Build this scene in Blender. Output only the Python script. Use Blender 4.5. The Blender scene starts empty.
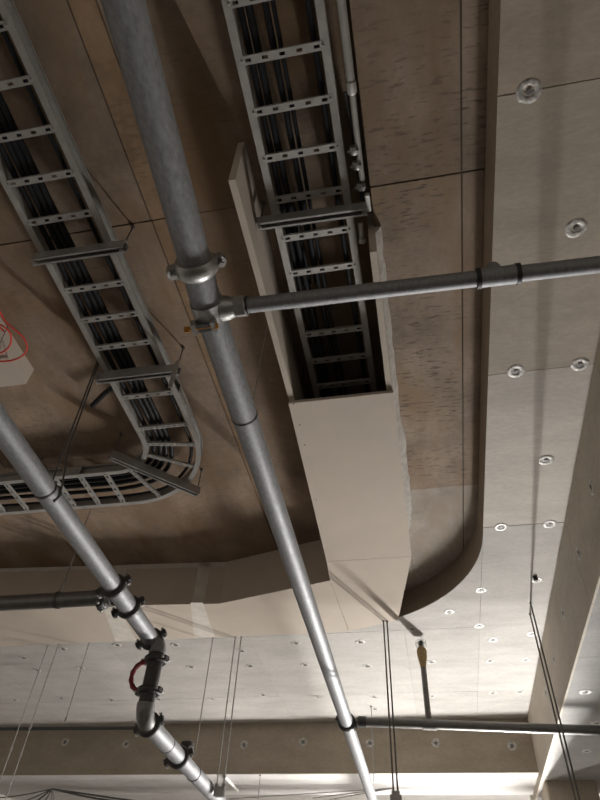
import bpy, bmesh, math, random
from mathutils import Vector, Matrix, Quaternion
random.seed(7)
sc = bpy.context.scene
col = sc.collection
PI = math.pi

# ------------------------------------------------------------------ camera
CZ = 1.5                                   # eye height
RC = Matrix(((0.98213, 0.10392, 0.15695),  # filled in below (orthonormal)
             (0, 0, 0), (0, 0, 0)))
F = 600.0


def _d(px, py):
    return Vector((px - 300, -(py - 400), -F)).normalized()


_Y = _d(466, 1040)
_P = _d(466 + 100 * math.cos(math.radians(3.7)), 1040 + 100 * math.sin(math.radians(3.7)))
_Z = _P.cross(_Y).normalized()
_X = _Y.cross(_Z)
RC = Matrix((_X, _Y, _Z))                  # world = RC @ camera
cam_data = bpy.data.cameras.new('camera')
cam_data.sensor_fit = 'VERTICAL'
cam_data.sensor_height = 24.0
cam_data.lens = 18.0
cam_data.clip_start = 0.05
cam_data.clip_end = 200
cam = bpy.data.objects.new('camera', cam_data)
cam.matrix_world = Matrix.Translation((0, 0, CZ)) @ RC.to_4x4()
col.objects.link(cam)
sc.camera = cam

# ------------------------------------------------------------------ world, lights, exposure
world = bpy.data.worlds.new('basement_air')
world.use_nodes = True
bg = world.node_tree.nodes['Background']
bg.inputs[0].default_value = (1.0, 0.89, 0.76, 1)
bg.inputs[1].default_value = 0.32
sc.world = world
sc.view_settings.view_transform = 'Standard'
sc.view_settings.look = 'None'
sc.view_settings.gamma = 1
sc.view_settings.use_curve_mapping = False
sc.view_settings.exposure = 0.0

# the hall is lit by two upright tube work lamps behind the far beam (built at the end of the script)
LAMP_POS = [(1.31, 10.05), (0.80, 10.05)]
LAMP_Z = (0.30, 2.45)
LAMP_STRENGTH = (950.0, 80.0)

# ------------------------------------------------------------------ measures (metres above the floor)
H = 4.62        # lower ceiling
SLR = 4.895      # thicker part of the slab, right of the tray box
SLAB = 5.08     # bottom of the coffer slab
TR = 4.86       # underside of the cable ladders
BAR = 4.781
PZ = 3.70       # pipe axis
BR = 3.86       # right beam soffit
BF = 3.955      # far beam soffit
YF = 9.35       # near face of the far beam
XB = 1.30       # left face of the right beam
XC = 0.62       # right edge of the coffer
YC = 6.45       # far edge of the coffer
GB = 4.60       # underside of plasterboard boxes


def ray(px, py):
    return RC @ _d(px, py)


def at(px, py, z):
    w = ray(px, py)
    t = (z - CZ) / w.z
    return Vector((w.x * t, w.y * t, z))


def atY(px, py, y):
    w = ray(px, py)
    t = y / w.y
    return Vector((w.x * t, y, CZ + w.z * t))


def atX(px, py, x):
    w = ray(px, py)
    t = x / w.x
    return Vector((x, w.y * t, CZ + w.z * t))


def zat(px, py, base):
    w = ray(px, py)
    t = (base[0] * w.x + base[1] * w.y) / (w.x ** 2 + w.y ** 2)
    return CZ + t * w.z


# ------------------------------------------------------------------ materials
def nt_new(name):
    m = bpy.data.materials.new(name)
    m.use_nodes = True
    nt = m.node_tree
    b = nt.nodes['Principled BSDF']
    return m, nt, b


def N(nt, t, **kw):
    n = nt.nodes.new(t)
    for k, v in kw.items():
        if k.startswith('i_'):
            n.inputs[k[2:].replace('_', ' ')].default_value = v
        else:
            setattr(n, k, v)
    return n


def coords(nt, scale=(1, 1, 1)):
    g = N(nt, 'ShaderNodeNewGeometry')
    mp = N(nt, 'ShaderNodeMapping')
    mp.inputs['Scale'].default_value = scale
    nt.links.new(g.outputs['Position'], mp.inputs['Vector'])
    return mp.outputs['Vector']


def noise(nt, scale, detail=6, rough=0.6, sc3=(1, 1, 1)):
    n = N(nt, 'ShaderNodeTexNoise')
    n.inputs['Scale'].default_value = scale
    n.inputs['Detail'].default_value = detail
    n.inputs['Roughness'].default_value = rough
    nt.links.new(coords(nt, sc3), n.inputs['Vector'])
    return n.outputs['Fac']


def ramp(nt, fac, stops):
    r = N(nt, 'ShaderNodeValToRGB')
    e = r.color_ramp.elements
    e[0].position, e[0].color = stops[0][0], (*stops[0][1], 1)
    e[1].position, e[1].color = stops[-1][0], (*stops[-1][1], 1)
    for p, c in stops[1:-1]:
        x = e.new(p)
        x.color = (*c, 1)
    nt.links.new(fac, r.inputs[0])
    return r.outputs[0]


def mix(nt, a, b, fac, mode='MIX'):
    m = N(nt, 'ShaderNodeMix', data_type='RGBA', blend_type=mode)
    if isinstance(fac, (int, float)):
        m.inputs[0].default_value = fac
    else:
        nt.links.new(fac, m.inputs[0])
    for s, v in ((6, a), (7, b)):
        if isinstance(v, tuple):
            m.inputs[s].default_value = (*v, 1)
        else:
            nt.links.new(v, m.inputs[s])
    return m.outputs[2]


def bump(nt, b, h, strength=0.3, dist=0.01):
    n = N(nt, 'ShaderNodeBump')
    n.inputs['Strength'].default_value = strength
    n.inputs['Distance'].default_value = dist
    nt.links.new(h, n.inputs['Height'])
    nt.links.new(n.outputs['Normal'], b.inputs['Normal'])


def concrete(name, c, var=0.25, stain=None, streak=(1, 1, 1), fleck=0.0, rough=0.8, stain_amt=(0.5, 0.68)):
    m, nt, b = nt_new(name)
    lo = tuple(x * (1 - var) for x in c)
    hi = tuple(min(1, x * (1 + var)) for x in c)
    base = ramp(nt, noise(nt, 1.6, 8, 0.62, streak), [(0.3, lo), (0.5, c), (0.72, hi)])
    fine = ramp(nt, noise(nt, 22, 6, 0.7, streak), [(0.3, (0.82, 0.82, 0.82)), (0.7, (1.1, 1.1, 1.1))])
    out = mix(nt, base, fine, 0.7, 'MULTIPLY')
    if stain:
        f = ramp(nt, noise(nt, 2.3, 5, 0.55, (1.3, 0.5, 1)), [(stain_amt[0], (0, 0, 0)), (stain_amt[1], (1, 1, 1))])
        out = mix(nt, out, stain, f)
    if fleck:
        f = ramp(nt, noise(nt, 9, 4, 0.6, (1.0, 5.5, 1)), [(0.555, (0, 0, 0)), (0.62, (fleck, fleck, fleck))])
        f2 = ramp(nt, noise(nt, 1.1, 2, 0.5), [(0.42, (0, 0, 0)), (0.55, (1, 1, 1))])
        out = mix(nt, out, tuple(x * 0.42 for x in c), mix(nt, f, f2, 1.0, 'MULTIPLY'))
    nt.links.new(out, b.inputs['Base Color'])
    b.inputs['Roughness'].default_value = rough
    b.inputs['Specular IOR Level'].default_value = 0.25
    bump(nt, b, noise(nt, 30, 8, 0.7, streak), 0.35, 0.006)
    return m


def simple(name, c, rough=0.5, metal=0.0, var=0.12, scale=14, bmp=0.0, sc3=(1, 1, 1), spec=0.5):
    m, nt, b = nt_new(name)
    lo = tuple(x * (1 - var) for x in c)
    hi = tuple(min(1, x * (1 + var)) for x in c)
    nz = noise(nt, scale, 5, 0.6, sc3)
    nt.links.new(ramp(nt, nz, [(0.32, lo), (0.68, hi)]), b.inputs['Base Color'])
    r = ramp(nt, nz, [(0.3, (rough * 0.8,) * 3), (0.7, (min(1, rough * 1.2),) * 3)])
    nt.links.new(r, b.inputs['Roughness'])
    b.inputs['Metallic'].default_value = metal
    b.inputs['Specular IOR Level'].default_value = spec
    if bmp:
        bump(nt, b, nz, bmp, 0.004)
    return m


M = {}
M['slab'] = [concrete('brown_slab_concrete_%d' % i, c, 0.42, s, (1.3, 1.0, 1), fl, 0.85, (0.47, 0.66))
             for i, (c, s, fl) in enumerate([((0.275, 0.205, 0.150), (0.22, 0.145, 0.09), 0.3),
                                             ((0.245, 0.185, 0.137), (0.21, 0.137, 0.08), 0.2),
                                             ((0.275, 0.215, 0.165), (0.25, 0.175, 0.11), 0.9),
                                             ((0.255, 0.195, 0.148), (0.22, 0.155, 0.10), 0.6),
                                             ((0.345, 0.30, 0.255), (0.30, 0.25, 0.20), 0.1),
                                             ((0.275, 0.185, 0.115), (0.20, 0.125, 0.07), 0.4)])]
M['joint'] = concrete('dark_joint_concrete', (0.10, 0.08, 0.06), 0.2)
M['conc'] = [concrete('pale_ceiling_concrete_%d' % i, c, 0.13, None, (1.0, 2.6, 1), 0.0, 0.75)
             for i, c in enumerate([(0.445, 0.425, 0.40), (0.46, 0.44, 0.415), (0.43, 0.41, 0.385)])]
M['conc_falloff'] = [concrete('falloff_ceiling_concrete_%d' % i, c, 0.13, None, (1.0, 2.6, 1), 0.0, 0.75)
              for i, c in enumerate([(0.41, 0.345, 0.28), (0.43, 0.375, 0.315), (0.51, 0.47, 0.425)])]  # panels darker and browner toward the camera: light falloff put into their colour
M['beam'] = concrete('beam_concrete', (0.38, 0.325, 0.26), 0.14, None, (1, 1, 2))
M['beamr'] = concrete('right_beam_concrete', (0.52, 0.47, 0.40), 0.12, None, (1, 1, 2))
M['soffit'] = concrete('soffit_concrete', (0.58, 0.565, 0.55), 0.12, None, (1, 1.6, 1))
M['rim'] = concrete('coffer_edge_concrete', (0.34, 0.275, 0.215), 0.15)
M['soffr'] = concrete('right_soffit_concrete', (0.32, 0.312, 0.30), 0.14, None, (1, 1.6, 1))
M['floor'] = concrete('floor_concrete', (0.17, 0.155, 0.14), 0.2)
M['gyp'] = simple('beige_plasterboard', (0.50, 0.435, 0.37), 0.8, 0, 0.05, 3, 0.05, spec=0.2)
M['gyp2'] = simple('brown_plasterboard_paper', (0.50, 0.425, 0.355), 0.8, 0, 0.06, 3, 0.05, spec=0.2)
M['tape'] = simple('white_joint_compound', (0.60, 0.555, 0.50), 0.85, 0, 0.10, 9, 0.15, spec=0.2)
M['foam'] = simple('pale_sealant', (0.55, 0.52, 0.48), 0.9, 0, 0.2, 18, 0.5, spec=0.2)
M['galv'] = simple('galvanized_pipe_steel', (0.27, 0.275, 0.285), 0.60, 0.5, 0.22, 60, 0.12, (1, .5, 1))
M['zinc'] = simple('galvanized_ladder_steel', (0.41, 0.395, 0.375), 0.58, 0.5, 0.10, 20)
M['strut'] = simple('galvanized_strut_steel', (0.46, 0.45, 0.44), 0.45, 0.65, 0.12, 20)
M['cast'] = simple('grey_cast_iron', (0.24, 0.235, 0.23), 0.5, 0.6, 0.18, 30, 0.2)
M['castdark'] = simple('dark_cast_iron', (0.075, 0.075, 0.075), 0.45, 0.4, 0.2, 30, 0.2)
M['castlight'] = simple('pale_cast_zinc', (0.46, 0.46, 0.455), 0.42, 0.8, 0.15, 30, 0.2)
M['rod'] = simple('zinc_rod', (0.42, 0.41, 0.40), 0.4, 0.75, 0.15, 40)
M['roddark'] = simple('dark_rod', (0.13, 0.125, 0.12), 0.5, 0.5, 0.15, 40)
M['cable'] = simple('black_cable_sheath', (0.010, 0.010, 0.012), 0.55, 0, 0.3, 12, spec=0.25)
M['black'] = simple('black_rubber', (0.02, 0.02, 0.02), 0.6, 0, 0.2, 12)
M['red'] = simple('red_cable_sheath', (0.62, 0.045, 0.03), 0.45, 0, 0.15, 12)
M['redp'] = simple('dark_red_plastic', (0.20, 0.012, 0.018), 0.5, 0, 0.2, 30, 0.3)
M['orange'] = simple('orange_zinc_bolt', (0.60, 0.27, 0.05), 0.35, 0.6, 0.2, 20)
M['cloth'] = simple('yellow_brown_tape', (0.36, 0.25, 0.11), 0.7, 0, 0.25, 30, 0.3)
M['white'] = simple('white_plastic', (0.72, 0.71, 0.69), 0.5, 0, 0.05, 12)
M['mortar'] = simple('crumbly_white_mortar', (0.46, 0.445, 0.42), 0.45, 0.1, 0.5, 45, 0.5)
M['hole'] = simple('grey_anchor_core', (0.16, 0.155, 0.15), 0.5, 0.3, 0.3, 60, 0.5)
M['painted'] = simple('yellow_lamp_paint', (0.75, 0.48, 0.04), 0.4, 0, 0.08, 20)
M['dark_pipe'] = simple('dull_grey_pipe', (0.20, 0.195, 0.19), 0.45, 0.7, 0.15, 16)
m, nt, b = nt_new('clear_plastic_bag')
b.inputs['Base Color'].default_value = (0.85, 0.87, 0.86, 1)
b.inputs['Transmission Weight'].default_value = 0.92
b.inputs['Roughness'].default_value = 0.22
b.inputs['IOR'].default_value = 1.05
bump(nt, b, noise(nt, 60, 3), 0.6, 0.004)
M['bag'] = m


# ------------------------------------------------------------------ mesh helpers
class MB:
    def __init__(s):
        s.v, s.f, s.sm = [], [], []

    def add(s, vs, fs, smooth=False):
        o = len(s.v)
        s.v += [Vector(v) for v in vs]
        s.f += [tuple(i + o for i in f) for f in fs]
        s.sm += [smooth] * len(fs)
        return s

    def box(s, lo, hi):
        (a, b_, c), (d, e, f) = lo, hi
        vs = [(a, b_, c), (d, b_, c), (d, e, c), (a, e, c), (a, b_, f), (d, b_, f), (d, e, f), (a, e, f)]
        return s.add(vs, [(3, 2, 1, 0), (4, 5, 6, 7), (0, 1, 5, 4), (1, 2, 6, 5), (2, 3, 7, 6), (3, 0, 4, 7)])

    def obox(s, c, ax, ay, az, hx, hy, hz):
        c = Vector(c)
        vs = [c + ax * (i * hx) + ay * (j * hy) + az * (k * hz) for k in (-1, 1) for i, j in ((-1, -1), (1, -1), (1, 1), (-1, 1))]
        return s.add(vs, [(3, 2, 1, 0), (4, 5, 6, 7), (0, 1, 5, 4), (1, 2, 6, 5), (2, 3, 7, 6), (3, 0, 4, 7)])

    def prism(s, poly, z0, z1):
        if sum(poly[i][0] * poly[(i + 1) % len(poly)][1] - poly[(i + 1) % len(poly)][0] * poly[i][1] for i in range(len(poly))) < 0:
            poly = poly[::-1]
        n = len(poly)
        vs = [(p[0], p[1], z0) for p in poly] + [(p[0], p[1], z1) for p in poly]
        return s.add(vs, [tuple(range(n - 1, -1, -1)), tuple(range(n, 2 * n))] + [(i, (i + 1) % n, n + (i + 1) % n, n + i) for i in range(n)])

    def hexa(s, vs):                    # eight corners: bottom 4, top 4 (same order)
        return s.add(vs, [(3, 2, 1, 0), (4, 5, 6, 7), (0, 1, 5, 4), (1, 2, 6, 5), (2, 3, 7, 6), (3, 0, 4, 7)])

    def tube(s, pts, r, n=10, cap=True):
        pts = [Vector(p) for p in pts]
        rs = r if isinstance(r, (list, tuple)) else [r] * len(pts)
        t0 = (pts[1] - pts[0]).normalized()
        u = t0.orthogonal().normalized()
        rings = []
        pt = t0
        for i, p in enumerate(pts):
            if i == 0:
                t = t0
            elif i == len(pts) - 1:
                t = (p - pts[i - 1]).normalized()
            else:
                t = ((pts[i + 1] - p).normalized() + (p - pts[i - 1]).normalized())
                t = t.normalized() if t.length > 1e-6 else pt
            q = pt.rotation_difference(t)
            u = (q @ u)
            u = (u - t * u.dot(t)).normalized()
            w = t.cross(u)
            pt = t
            rings.append([p + (u * math.cos(a) + w * math.sin(a)) * rs[i] for a in [2 * PI * k / n for k in range(n)]])
        o = 0
        vs = [v for rg in rings for v in rg]
        fs = []
        for i in range(len(rings) - 1):
            for k in range(n):
                a, b_ = i * n + k, i * n + (k + 1) % n
                fs.append((a, b_, b_ + n, a + n))
        s.add(vs, fs, True)
        if cap:
            L = len(rings) - 1
            s.add(rings[0] + rings[L], [tuple(range(n - 1, -1, -1)), tuple(range(n, 2 * n))])
        return s

    def lathe(s, c, ax, prof, n=24, smooth=True):   # prof: (offset along the axis, radius)
        c, ax = Vector(c), Vector(ax).normalized()
        u = ax.orthogonal().normalized()
        w = ax.cross(u)
        vs = [c + ax * h + (u * math.cos(2 * PI * k / n) + w * math.sin(2 * PI * k / n)) * r for h, r in prof for k in range(n)]
        fs = []
        for i in range(len(prof) - 1):
            for k in range(n):
                a, b_ = i * n + k, i * n + (k + 1) % n
                fs.append((a, b_, b_ + n, a + n))
        return s.add(vs, fs, smooth)

    def mesh(s, name, off=(0, 0, 0)):
        off = Vector(off)
        me = bpy.data.meshes.new(name)
        me.from_pydata([tuple(v - off) for v in s.v], [], s.f)
        me.polygons.foreach_set('use_smooth', s.sm)
        bm = bmesh.new()
        bm.from_mesh(me)
        bmesh.ops.remove_doubles(bm, verts=bm.verts, dist=1e-6)
        bmesh.ops.recalc_face_normals(bm, faces=bm.faces)
        bm.to_mesh(me)
        bm.free()
        me.set_sharp_from_angle(angle=math.radians(42))
        me.update()
        return me


def wloc(o):
    v = Vector((0, 0, 0))
    while o:
        v += o.location
        o = o.parent
    return v


def build(mb, name, mat, parent=None, loc=None):
    """one mesh object; vertices are given in world coordinates"""
    base = wloc(parent) if parent else Vector((0, 0, 0))
    org = Vector(loc) if loc is not None else (base if parent else sum(mb.v, Vector()) / len(mb.v))
    me = mb.mesh(name, org)
    me.materials.append(mat)
    o = bpy.data.objects.new(name, me)
    o.location = org - base
    col.objects.link(o)
    o.parent = parent
    return o


def piece(name, me, loc, parent, rot=None):
    o = bpy.data.objects.new(name, me)
    o.parent = parent
    o.location = Vector(loc) - wloc(parent)
    if rot is not None:
        o.rotation_euler = rot
    col.objects.link(o)
    return o


def tag(o, label=None, cat=None, group=None, kind=None):
    for k, v in (('label', label), ('category', cat), ('group', group), ('kind', kind)):
        if v:
            o[k] = v
    return o


def thing(name, loc, label, cat, group=None):
    o = bpy.data.objects.new(name, None)
    o.location = loc
    o.empty_display_size = 0.1
    col.objects.link(o)
    return tag(o, label, cat, group)


def struct(mb, name, mat, label, cat):
    return tag(build(mb, name, mat), label, cat, kind='structure')


UX, UY, UZ = Vector((1, 0, 0)), Vector((0, 1, 0)), Vector((0, 0, 1))

# ================================================================== STRUCTURE
struct(MB().box((-9, -5, -0.2), (8, 18, 0)), 'floor', M['floor'], 'bare grey concrete floor of the hall', 'floor')

# ---- upper slab of the coffer, cast in shuttering panels
slab = struct(MB().box((-9, -5, SLAB + 0.012), (XC + 0.3, YC + 0.3, SLAB + 0.35)).box((-0.026, -5, SLR + 0.012), (XC + 0.3, YC + 0.3, SLAB + 0.012)).box((-0.62, 5.06, SLR + 0.012), (-0.026, YC + 0.3, SLAB + 0.012)), 'ceiling', M['joint'],
              'brown stained concrete slab inside the sunken ceiling bay', 'ceiling')
gx = [-9, -6.2, -3.75, -1.45, -1.30, -0.02, 0.49, XC + 0.02]
RA = 1.65                                # radius of the coffer corner
ACX, ACY = XC - RA, YC - RA
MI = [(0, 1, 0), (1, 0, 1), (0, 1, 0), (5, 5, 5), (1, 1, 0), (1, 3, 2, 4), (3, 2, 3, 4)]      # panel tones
for i in range(7):
    gy = [-5, -2.2, 1.535, 4.40, YC + 0.02] if i > 4 else [-5, -2.2, 1.605, YC + 0.02]
    for j in range(len(gy) - 1):
        g = 0.005 if i != 4 else 0.002
        dz = random.uniform(-0.003, 0.002)
        zs = SLR if i > 4 else SLAB
        x0 = -0.028 if i == 5 else gx[i] + g
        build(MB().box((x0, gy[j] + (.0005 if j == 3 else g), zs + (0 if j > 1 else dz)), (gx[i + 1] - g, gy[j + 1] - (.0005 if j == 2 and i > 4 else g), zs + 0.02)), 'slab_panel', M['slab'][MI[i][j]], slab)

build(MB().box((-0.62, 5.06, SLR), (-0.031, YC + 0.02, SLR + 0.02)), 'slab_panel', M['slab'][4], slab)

# ---- lower ceiling around the coffer
arc = [(ACX + RA * math.cos(a), ACY + RA * math.sin(a)) for a in [PI / 2 * t / 24 for t in range(25)]]
mb = MB()
ZT = SLAB + 0.35
mb.prism([(XC, -5), (XB + 0.1, -5), (XB + 0.1, ACY), (XC, ACY)], H + 0.008, ZT)
mb.prism(arc + [(ACX, YF + .1), (XB + .1, YF + .1), (XB + .1, ACY)], H + 0.008, ZT)
mb.prism([(-9, YC), (ACX, YC), (ACX, YF + .1), (-9, YF + .1)], H + 0.008, ZT)
low = struct(mb, 'ceiling', M['rim'], 'pale concrete ceiling with mortar filled anchors around the rounded bay', 'ceiling')
YJ = [-2.52, -0.73, 1.064, 2.857, 4.66, 6.555]
g = 0.003


def cpanel(poly, parent, z=H, t=0.012, mat=None):
    mat = mat or random.choice(M['conc'])
    return build(MB().prism(poly, z + random.uniform(-.0015, .001), z + t), 'ceiling_panel', mat, parent)


def rect(x0, y0, x1, y1):
    return [(x0 + g, y0 + g), (x1 - g, y0 + g), (x1 - g, y1 - g), (x0 + g, y1 - g)]


YJ0 = [-5] + YJ
for a, b_ in zip(YJ0[:-1], YJ0[1:]):
    cpanel(rect(XC - g, a, XB + .05, b_), low, mat=M['conc_falloff'][0] if b_ < 1.1 else M['conc_falloff'][1] if b_ < 2.9 else M['conc_falloff'][2] if b_ < 4.7 else None)
# the corner piece that follows the curve
ca = [(ACX + (RA + .0005) * math.cos(t), ACY + (RA + .0005) * math.sin(t)) for t in [0.02 + (PI / 2 - .02) * q / 24 for q in range(25)]]
cpanel([(XC - g, ca[0][1])] + ca + [(ACX, YJ[-1] - g), (XC - g, YJ[-1] - g)], low)
xs = [-9, -7.4, -5.6, -3.8, -2.0, ACX]
for a, b_ in zip(xs[:-1], xs[1:]):
    cpanel([(a + g, YC), (b_ - g, YC), (b_ - g, YJ[-1] - g), (a + g, YJ[-1] - g)], low)
xs = [-9, -7.4, -5.6, -3.8, -2.0, -0.2, XC + .001, XB + .05]
g = 0.0012
for yy0, yy1 in ((YJ[-1], 8.35), (8.35, YF + .05)):
    for a, b_ in zip(xs[:-1], xs[1:]):
        cpanel(rect(a, yy0, b_, yy1), low)

g = 0.003
# ---- right beam
mb = MB().box((XB + .012, -5, BR + .012), (2.7, YF + 1.4, ZT))
rb = struct(mb, 'beam_right', M['joint'], 'deep concrete beam running along the right of the rounded bay', 'beam')
YB = [-5, -2.52, -0.73, 1.064, 2.857, 4.66, 6.62, 8.3, YF + 1.4]
for a, b_ in zip(YB[:-1], YB[1:]):
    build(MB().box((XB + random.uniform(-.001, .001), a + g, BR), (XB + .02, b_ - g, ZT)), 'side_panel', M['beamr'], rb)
YB = [-5, -1.6, 0.2, 2.0, 3.8, 5.62, 7.4, YF + 1.4]
for a, b_ in zip(YB[:-1], YB[1:]):
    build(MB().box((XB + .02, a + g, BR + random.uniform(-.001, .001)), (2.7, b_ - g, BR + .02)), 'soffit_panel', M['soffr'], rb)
# ---- far beam
fb = struct(MB().box((-9, YF + .012, BF + .012), (XB, 10.42, ZT)), 'beam_far', M['joint'],
            'brown concrete beam crossing the far end of the ceiling', 'beam')
xs = [-9, -7.1, -5.2, -3.3, -1.4, 0.5, XB]
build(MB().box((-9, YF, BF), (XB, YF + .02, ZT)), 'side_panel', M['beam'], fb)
for a, b_ in ((YF + .02, 9.66), (9.66, 10.06), (10.06, 10.42)):
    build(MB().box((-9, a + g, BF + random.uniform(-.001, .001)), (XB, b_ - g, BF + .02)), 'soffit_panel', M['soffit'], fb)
# ---- next bays and the column
struct(MB().box((-9, 10.42, H), (8, 18, ZT)), 'ceiling', M['conc'][2], 'dim concrete ceiling of the next bay beyond the far beam', 'ceiling')
struct(MB().box((2.7, -5, H), (8, 10.42, ZT)), 'ceiling', M['conc'][1], 'concrete ceiling of the bay beyond the right beam', 'ceiling')
struct(MB().box((-9, 14.2, 4.05), (8, 15.2, H)), 'beam_far_second', M['beam'], 'second concrete beam in the dim bay beyond', 'beam')
struct(MB().box((-9, 17.8, 0), (8, 18, H)), 'wall_far', M['beam'], 'distant concrete wall closing the hall', 'wall')
struct(MB().prism([(1.37, 9.33), (1.95, 9.33), (1.97, 9.35), (1.97, 9.93), (1.95, 9.95), (1.37, 9.95), (1.35, 9.93), (1.35, 9.35)], 0, BR + .01),
       'column', M['beam'], 'square concrete column under the end of the right beam', 'column')

# ---- mortar filled anchors
def anchor_meshes():
    mb = MB()
    n = 20
    vs, fs = [], []
    rnd = random.Random(3)
    prof = [(0.0, .060), (-.003, .056), (-.004, .042), (-.003, .028), (.002, .023)]
    for h, r in prof:
        for q in range(n):
            rr = r * (1 + rnd.uniform(-.06, .06)) if r > .03 else r
            vs.append((rr * math.cos(2 * PI * q / n), rr * math.sin(2 * PI * q / n), h + (rnd.uniform(-.0012, .0012) if r < .058 else 0)))
    for i in range(len(prof) - 1):
        for q in range(n):
            a, b_ = i * n + q, i * n + (q + 1) % n
            fs.append((a, b_, b_ + n, a + n))
    me = MB().add(vs, fs, False).mesh('anchor_ring')
    me.materials.append(M['mortar'])
    c = MB().lathe((0, 0, 0), (0, 0, -1), [(0, .027), (.0005, .024), (.001, .012), (.006, .012), (.006, .0005)], 12).mesh('anchor_core')
    c.materials.append(M['hole'])
    return me, c


AR, AC = anchor_meshes()
ceil_px = [(529, 91), (576, 228), (516, 371), (580, 364), (546, 460), (501, 527), (550, 524), (537, 580), (481, 590), (449, 612), (412, 629),
           (479, 626), (493, 640), (532, 634), (490, 661), (526, 660), (431, 662), (432, 696), (493, 693), (520, 692),
           (242, 651), (296, 643), (360, 642), (250, 666), (305, 665), (367, 666), (212, 699), (263, 695), (318, 697), (374, 697), (375, 709),
           (24, 658), (63, 649), (117, 645), (175, 645), (191, 667), (37, 670), (81, 668), (15, 700), (61, 698), (111, 700), (158, 699)]
for px in ceil_px:
    p = at(*px, H)
    if p.y > YF - .08:
        p.y = YF - .08
    a = piece('anchor', AR, p, low, (0, 0, random.uniform(0, 6)))
    piece('anchor_core', AC, p, a)
for px in [(65, 742), (126, 744), (244, 745), (303, 742), (370, 743), (436, 743), (512, 746)]:
    p = atY(*px, YF)
    a = piece('anchor', AR, p, fb, (-PI / 2, 0, 0))
    piece('anchor_core', AC, p, a)
for px in [(591, 487), (579, 553), (563, 613), (546, 693), (554, 659)]:
    p = atX(*px, XB)
    a = piece('anchor', AR, p, rb, (0, PI / 2, 0))
    piece('anchor_core', AC, p, a)
for px in [(597, 723), (587, 751), (586, 692)]:
    p = at(*px, BR)
    a = piece('anchor', AR, p, rb)
    piece('anchor_core', AC, p, a)

# ================================================================== PLASTERBOARD BOXES
XL, XR = -0.765, -0.03
YN = 2.88
t = 0.026
bx = thing('tray_enclosure', (XL, YN, GB), 'beige plasterboard box enclosing the middle cable ladder', 'enclosure')
# left side board, its near end cut on the slant
yl0 = at(238, 179, GB).y
build(MB().hexa([(XL, yl0, GB), (XL + .04, yl0, GB), (XL + .04, 5.30, GB), (XL, 5.30, GB),
                 (XL, yl0 - .02, SLAB - .004), (XL + .04, yl0 - .02, SLAB - .004), (XL + .04, 5.30, SLAB - .004), (XL, 5.30, SLAB - .004)]), 'side_board', M['gyp'], bx)
yr0 = at(372, 252, GB).y
build(MB().box((XR - .04, yr0, GB), (XR, 5.0, SLAB - .004)), 'side_board', M['gyp'], bx)
yj = at(410, 554, GB).y
build(MB().prism([(XL - .004, YN), (XR + .004, YN), (XR + .004, yj - .002), (-.825, yj - .002)], GB - .026, GB), 'bottom_board', M['gyp'], bx)
e1 = at(398, 619, GB)
build(MB().prism([(-.825, yj + .002), (XR + .004, yj + .002), (e1.x, 6.22), (-.80, 6.425), (-.845, 5.33)], GB - .026, GB), 'bottom_board', M['gyp'], bx)
build(MB().box((XL + .04, 4.7, GB), (XR - .04, 4.73, SLAB - .004)), 'end_board', M['gyp2'], bx)
for s_, pts in enumerate([(292, 404), (298, 425), (303, 445), (315, 500)]):
    p = at(*pts, GB - .026)
    build(MB().lathe(p + Vector((.012, 0, 0)), (0, 0, -1), [(0, .006), (.0015, .005), (.002, .0005)], 8), 'screw_head', M['black'], bx)
# sealant along the right edge
mb = MB()
rnd = random.Random(5)
ys = [yr0 + (4.9 - yr0) * q / 46 for q in range(47)]
vs = []
for y in ys:
    w = .022 + .010 * rnd.random() + (.018 if y > 3.6 and y < 4.75 else 0)
    vs += [(XR + .001, y, SLR - .085), (XR + w, y, SLR - .03 - .006 * rnd.random()), (XR + w + .012, y, SLR - .004), (XR + .001, y, SLR - .004)]
fs = []
for q in range(46):
    a = q * 4
    fs += [(a, a + 1, a + 5, a + 4), (a + 1, a + 2, a + 6, a + 5), (a + 2, a + 3, a + 7, a + 6), (a + 3, a, a + 4, a + 7)]
fs += [(0, 3, 2, 1), (184, 185, 186, 187)]
mb.add(vs, fs)
build(mb, 'sealant_bead', M['foam'], bx)

# cross box along the far edge of the coffer
cb = thing('bulkhead_box', (-4, 5.6, GB), 'long plasterboard bulkhead with taped joints across the far edge of the bay', 'bulkhead')
fpx = [(-60, 607.5), (100, 604), (220, 601.5), (334, 576)]
fp = [at(px, py, GB) for px, py in fpx]
fp = [Vector((-9, fp[0].y - .25, GB))] + fp
FPL = [(p.x, p.y) for p in fp]
FPL[-1] = (-.848, 5.33)


def board_along(a, b_, z0, z1, th, name, mat, parent, out=0.0):
    a, b_ = Vector((*a, 0)), Vector((*b_, 0))
    d = (b_ - a).normalized()
    n = Vector((d.y, -d.x, 0))          # towards the viewer
    q = [a + n * out, b_ + n * out, b_ + n * (out - th), a + n * (out - th)]
    return build(MB().prism([(v.x, v.y) for v in q], z0, z1), name, mat, parent)


segs = [(FPL[0], FPL[1]), (FPL[1], FPL[2]), (FPL[2], FPL[3]), (FPL[3], FPL[4])]
for a, b_ in segs:
    board_along(a, b_, GB, SLAB - .004, .026, 'front_board', M['gyp2'], cb)
far = [(-9, YC - .01), (-5.2, YC - .01), (-3.05, YC - .01), (-1.0, YC - .005)]
bp = [[FPL[0], FPL[1], (-4.9, YC - .01), (-9, YC - .01)],
      [FPL[1], FPL[2], (-3.2, YC - .01), (-4.9, YC - .01)],
      [FPL[2], FPL[3], (-2.0, YC - .01), (-3.2, YC - .01)],
      [FPL[3], FPL[4], (-.805, 6.42), (-1.0, YC - .01), (-2.0, YC - .01)]]
for pl in bp:
    build(MB().prism(pl, GB - .024, GB), 'bottom_board', M['gyp'], cb)
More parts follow.
